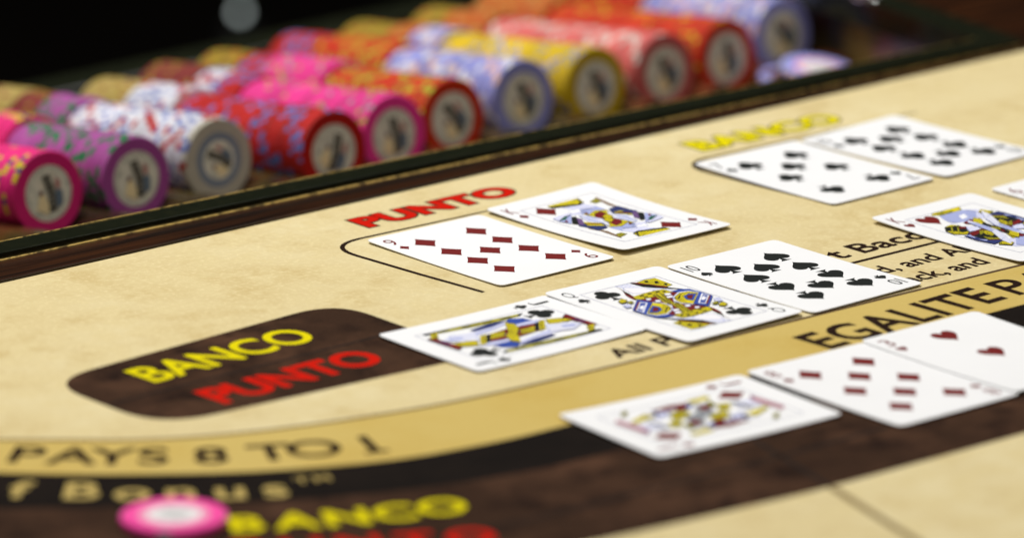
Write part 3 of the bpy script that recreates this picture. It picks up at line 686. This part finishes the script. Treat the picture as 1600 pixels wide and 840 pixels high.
def card_mesh():
    n = 10; xs = [-CW/2+CW*i/n for i in range(n+1)]; ys = [-CHH/2+CHH*i/14 for i in range(15)]
    bm = bmesh.new()
    out = rounded([(-CW/2, -CHH/2), (CW/2, -CHH/2), (CW/2, CHH/2), (-CW/2, CHH/2)], CR*1.15, 6)
    f = bm.faces.new([bm.verts.new((x, y, 0)) for x, y in out])
    for x in xs[1:-1]: bmesh.ops.bisect_plane(bm, geom=bm.verts[:]+bm.edges[:]+bm.faces[:], plane_co=(x, 0, 0), plane_no=(1, 0, 0))
    for y in ys[1:-1]: bmesh.ops.bisect_plane(bm, geom=bm.verts[:]+bm.edges[:]+bm.faces[:], plane_co=(0, y, 0), plane_no=(0, 1, 0))
    bmesh.ops.recalc_face_normals(bm, faces=bm.faces)
    if bm.faces[:][0].normal.z < 0: bmesh.ops.reverse_faces(bm, faces=bm.faces)
    ret = bmesh.ops.extrude_face_region(bm, geom=bm.faces[:])
    tv = [e for e in ret['geom'] if isinstance(e, bmesh.types.BMVert)]
    for v in tv: v.co.z += CT
    for v in bm.verts: v.co.z += cz(v.co.x, v.co.y)
    bmesh.ops.recalc_face_normals(bm, faces=bm.faces)
    for v in bm.verts: v.co *= MM
    me = bpy.data.meshes.new('playing_card'); bm.to_mesh(me); bm.free(); return me
def flat(polys, z0=0.05, dz=0.006):
    """[(pts)] in card space -> verts, faces on the bowed card, each a hair above the last"""
    V = []; F = []
    for k, pts in enumerate(polys):
        n = len(V); V += [(x, y, CT+cz(x, y)+z0+k*dz) for x, y in pts]; F.append(tuple(range(n, n+len(pts))))
    return V, F
def norm(pts, w, h):
    xs = [p[0] for p in pts]; ys = [p[1] for p in pts]
    return [((x-(min(xs)+max(xs))/2)/(max(xs)-min(xs))*w, (y-(min(ys)+max(ys))/2)/(max(ys)-min(ys))*h) for x, y in pts]
def heart(w, h):
    return norm([(16*math.sin(t)**3, 13*math.cos(t)-5*math.cos(2*t)-2*math.cos(3*t)-math.cos(4*t)) for t in [2*math.pi*i/40 for i in range(40)]], w, h)
def suit(kind, w, h):
    if kind == 'heart': return [heart(w, h)]
    if kind == 'diamond':
        out = []; c = [(0, h/2), (w/2, 0), (0, -h/2), (-w/2, 0)]
        for i in range(4):
            a, b = Vector(c[i]), Vector(c[(i+1) % 4]); m = (a+b)/2*0.9
            for k in range(6): t = k/6; out.append(tuple((1-t)**2*a+2*t*(1-t)*m+t*t*b))
        return [out]
    stem = [(-0.05*w, 0.05*h), (0.05*w, 0.05*h), (0.05*w, -0.22*h), (0.10*w, -0.40*h), (0.24*w, -0.5*h), (-0.24*w, -0.5*h), (-0.10*w, -0.40*h), (-0.05*w, -0.22*h)]
    if kind == 'spade':
        b = [(x, -y+0.09*h) for x, y in heart(w, h*0.82)]
        return [b, stem]
    r = 0.255*w
    ci = lambda x, y: [(x+r*math.cos(a), y+r*math.sin(a)) for a in [2*math.pi*i/22 for i in range(22)]]
    return [ci(0, 0.5*h-r), ci(-0.5*w+r, -0.02*h), ci(0.5*w-r, -0.02*h), stem, [(-0.12*w, 0.1*h), (-0.1*w, -0.05*h), (0.1*w, -0.05*h), (0.12*w, 0.1*h)]]
SIZE = {'diamond': (11.2, 13.6), 'heart': (11.2, 12.8), 'spade': (12.4, 14.0), 'club': (12.2, 13.6)}
def spot(name, kind, x, y, sc, flip, m, parent):
    w, h = SIZE[kind]; s = -1 if flip else 1
    polys = [[(x+s*a*sc, y+s*b*sc) for a, b in p] for p in suit(kind, w, h)]
    V, F = flat(polys); link(name, mesh(name, V, F), m, parent)
A4 = [25.6, 8.5, -8.5, -25.6]
LAY = {'7': [(-14, 25.6), (14, 25.6), (-14, 0), (14, 0), (-14, -25.6), (14, -25.6), (0, 12.8)],
       '8': [(-14, 25.6), (14, 25.6), (-14, 0), (14, 0), (-14, -25.6), (14, -25.6), (0, 12.8), (0, -12.8)],
       '9': [(x, y) for x in (-14, 14) for y in A4]+[(0, 0)],
       '10': [(x, y) for x in (-14, 14) for y in A4]+[(0, 17), (0, -17)],
       '3': [(0, 26.5), (0, 0), (0, -26.5)], '6': [(-14, 25.6), (14, 25.6), (-14, 0), (14, 0), (-14, -25.6), (14, -25.6)]}
def card(rank, kind, u, v, ang, z, bow, label, court=None):
    BOW[0] = bow; TW[0] = -TW[0]; suitcol = P['red'] if kind in ('heart', 'diamond') else P['black']
    c = link('playing_card', card_mesh(), P['paper']); tag(c, label, 'playing card', 'playing cards dealt on the felt')
    c.location = Vector((u, v, z))*MM; c.rotation_euler = (0, 0, math.radians(ang+41-41))
    wide = 5.6 if rank == '10' else 4.4
    for s in (1, -1):                                       # the two corner indices
        vs, fs, (x0, x1, y0, y1) = glyphs(rank, 0.0, 0.86 if rank == '10' else 1.0)
        V = []
        for x, y in vs:
            a = -25.3+((x-x0)/(x1-x0)-0.5)*wide; b = 34.6+((y-y0)/(y1-y0)-0.5)*8.2
            V.append((s*a, s*b, CT+cz(a, b)+0.05))
        link('rank_numeral', mesh('rank_numeral', V, fs), suitcol, c)
        spot('index_pip', kind, s*-25.4, s*25.4, 0.44, s < 0, suitcol, c)
    if court is None:
        for x, y in LAY[rank]: spot('pip', kind, x, y, 1.0, y < -0.1, suitcol, c)
        return c
    for s in (1, -1): spot('pip', kind, s*-13.0, s*25.2, 0.98, s < 0, suitcol, c)
    polys = []; cols = []
    def hatch(pts, step, ang, wd):
        ca, sa = math.cos(ang), math.sin(ang); R2 = [(x*ca+y*sa, -x*sa+y*ca) for x, y in pts]; out = []
        y = min(q[1] for q in R2)+step*0.6
        while y < max(q[1] for q in R2):
            xs = []
            for (x0, y0), (x1, y1) in zip(R2, R2[1:]+R2[:1]):
                if (y0 < y) != (y1 < y): xs.append(x0+(y-y0)/(y1-y0)*(x1-x0))
            xs.sort()
            for a, b in zip(xs[::2], xs[1::2]):
                if b-a > 0.7:
                    a += 0.2; b -= 0.2
                    out.append([(px*ca-py*sa, px*sa+py*ca) for px, py in ((a, y-wd), (b, y-wd), (b, y+wd), (a, y+wd))])
            y += step
        return out
    LINE = {'yellow': ('black', 1.15, 0.15), 'lav': ('bluepale', 1.5, 0.09), 'pale': ('bluepale', 1.6, 0.09), 'olive': ('black', 1.2, 0.16), 'maroon': ('black', 2.0, 0.12), 'blue': ('navy', 1.4, 0.12), 'grey': ('navy', 1.3, 0.1)}
    EDGE = {'yellow': 'black', 'white': 'bluepale', 'lav': 'bluepale', 'pale': 'bluepale', 'maroon': 'black', 'skin': 'blue', 'blue': 'navy', 'olive': 'black', 'grey': 'navy'}
    for m, pts in COURT[court]:
        for s in (1, -1):
            q = [(s*x, s*y) for x, y in pts]
            if m in EDGE:                                       # ink outline: the same shape a little larger, printed first
                cx, cy = sum(p[0] for p in q)/len(q), sum(p[1] for p in q)/len(q); g = []
                for x, y in q: d = math.hypot(x-cx, y-cy)+1e-6; g.append((x+(x-cx)/d*0.32, y+(y-cy)/d*0.32))
                polys.append(g); cols.append(EDGE[m])
            polys.append(q); cols.append(m)
            if m in LINE:
                for hh in hatch(q, LINE[m][1], 0.5+0.9*(len(cols) % 3), LINE[m][2]): polys.append(hh); cols.append(LINE[m][0])
    V, F = flat(polys, 0.045, 0.0015); names = sorted(set(cols))
    # subdivide by triangulating so that the print follows the bow
    me = mesh('court_picture', V, F, [names.index(m) for m in cols])
    for m in names: me.materials.append(P[m])
    bm = bmesh.new(); bm.from_mesh(me); bmesh.ops.triangulate(bm, faces=bm.faces[:])
    for f in bm.faces:
        if f.normal.z < 0: f.normal_flip()
    bm.to_mesh(me); bm.free()
    link('court_picture', me, [], c)
    fx, fy, w = 21.0, 33.0, 0.28; V = []; F = []
    cor = [(-fx, -fy), (fx, -fy), (fx, fy), (-fx, fy)]
    for i in range(4):
        a, b = Vector(cor[i]), Vector(cor[(i+1) % 4]); d = (b-a).normalized(); q = Vector((-d.y, d.x))*w/2; e = d*w/2; L = 10
        for k in range(L+1):
            p = (a-e).lerp(b-e*1.001, k/L); n = len(V)
            for r in (p+q, p-q): V.append((r.x, r.y, CT+cz(r.x, r.y)+0.04))
            if k: F.append((n-2, n-1, n+1, n))
    link('frame_line', mesh('frame_line', V, F), P['frame'], c)
    return c
card('9', 'diamond', 10.21, 25.71, -0.43, 0.15, 0.5, 'nine of diamonds in the PUNTO bracket, in front of the king of diamonds')
card('K', 'diamond', 79.24, 28.60, 0.59, 0.15, 1.2, 'king of diamonds in the PUNTO bracket beside the nine of diamonds', 'king_of_diamonds')
card('10', 'spade', 78.99, -85.59, 0.22, 0.15, 0.5, 'ten of spades lying beside the queen of clubs in the middle of the table')
card('J', 'club', -60.97, -70.61, -91.01, 0.15, 0.5, 'jack of clubs lying crosswise, partly under the queen of clubs', 'jack_of_clubs')
card('Q', 'club', 13.32, -83.69, -0.32, 0.62, 0.6, 'queen of clubs lying over the edge of the jack of clubs', 'queen_of_clubs')
card('J', 'diamond', -77.87, -197.97, -94.83, 0.15, 0.5, 'blurred red court card lying crosswise on the black and brown bands', 'jack_of_diamonds')
card('8', 'diamond', 2.23, -214.58, -1.82, 0.15, 0.5, 'eight of diamonds lying partly under the three of hearts')
card('3', 'heart', 63.72, -215.32, -1.94, 0.65, 0.6, 'three of hearts overlapping the edge of the eight of diamonds')
card('7', 'club', 198.52, 25.91, 0.48, 0.15, 0.5, 'seven of clubs in the BANCO bracket')
card('10', 'club', 265.01, 26.66, 2.92, 0.15, 0.5, 'ten of clubs in the BANCO bracket beside the seven of clubs')
card('K', 'heart', 193.28, -90.36, 1.32, 0.15, 1.1, 'king of hearts lying over the printed rules', 'king_of_hearts')
card('6', 'heart', 268.2, -88.4, 1.2, 0.15, 0.6, 'card showing only its pale red corner index, beside the king of hearts')

# ------------------------------------------------------------------ far beyond the table: glowing ball on a stand, added in place of a soft glint
glint = root('far_glint', 'small glowing ball standing in for a glint far behind the tray rim', 'glint', (962.2, 1409.3, -760))
def lp(o): return o
me = bpy.data.meshes.new('stand'); bm = bmesh.new(); bmesh.ops.create_cone(bm, cap_ends=True, segments=20, radius1=0.09, radius2=0.012, depth=0.45); bm.to_mesh(me); bm.free()
st = link('stand', me, M['stand'], glint); st.location = (0, 0, 0.225)
ball('glow_ball', (0, 0, 461.6), 3.2, M['glow_ball'], glint)
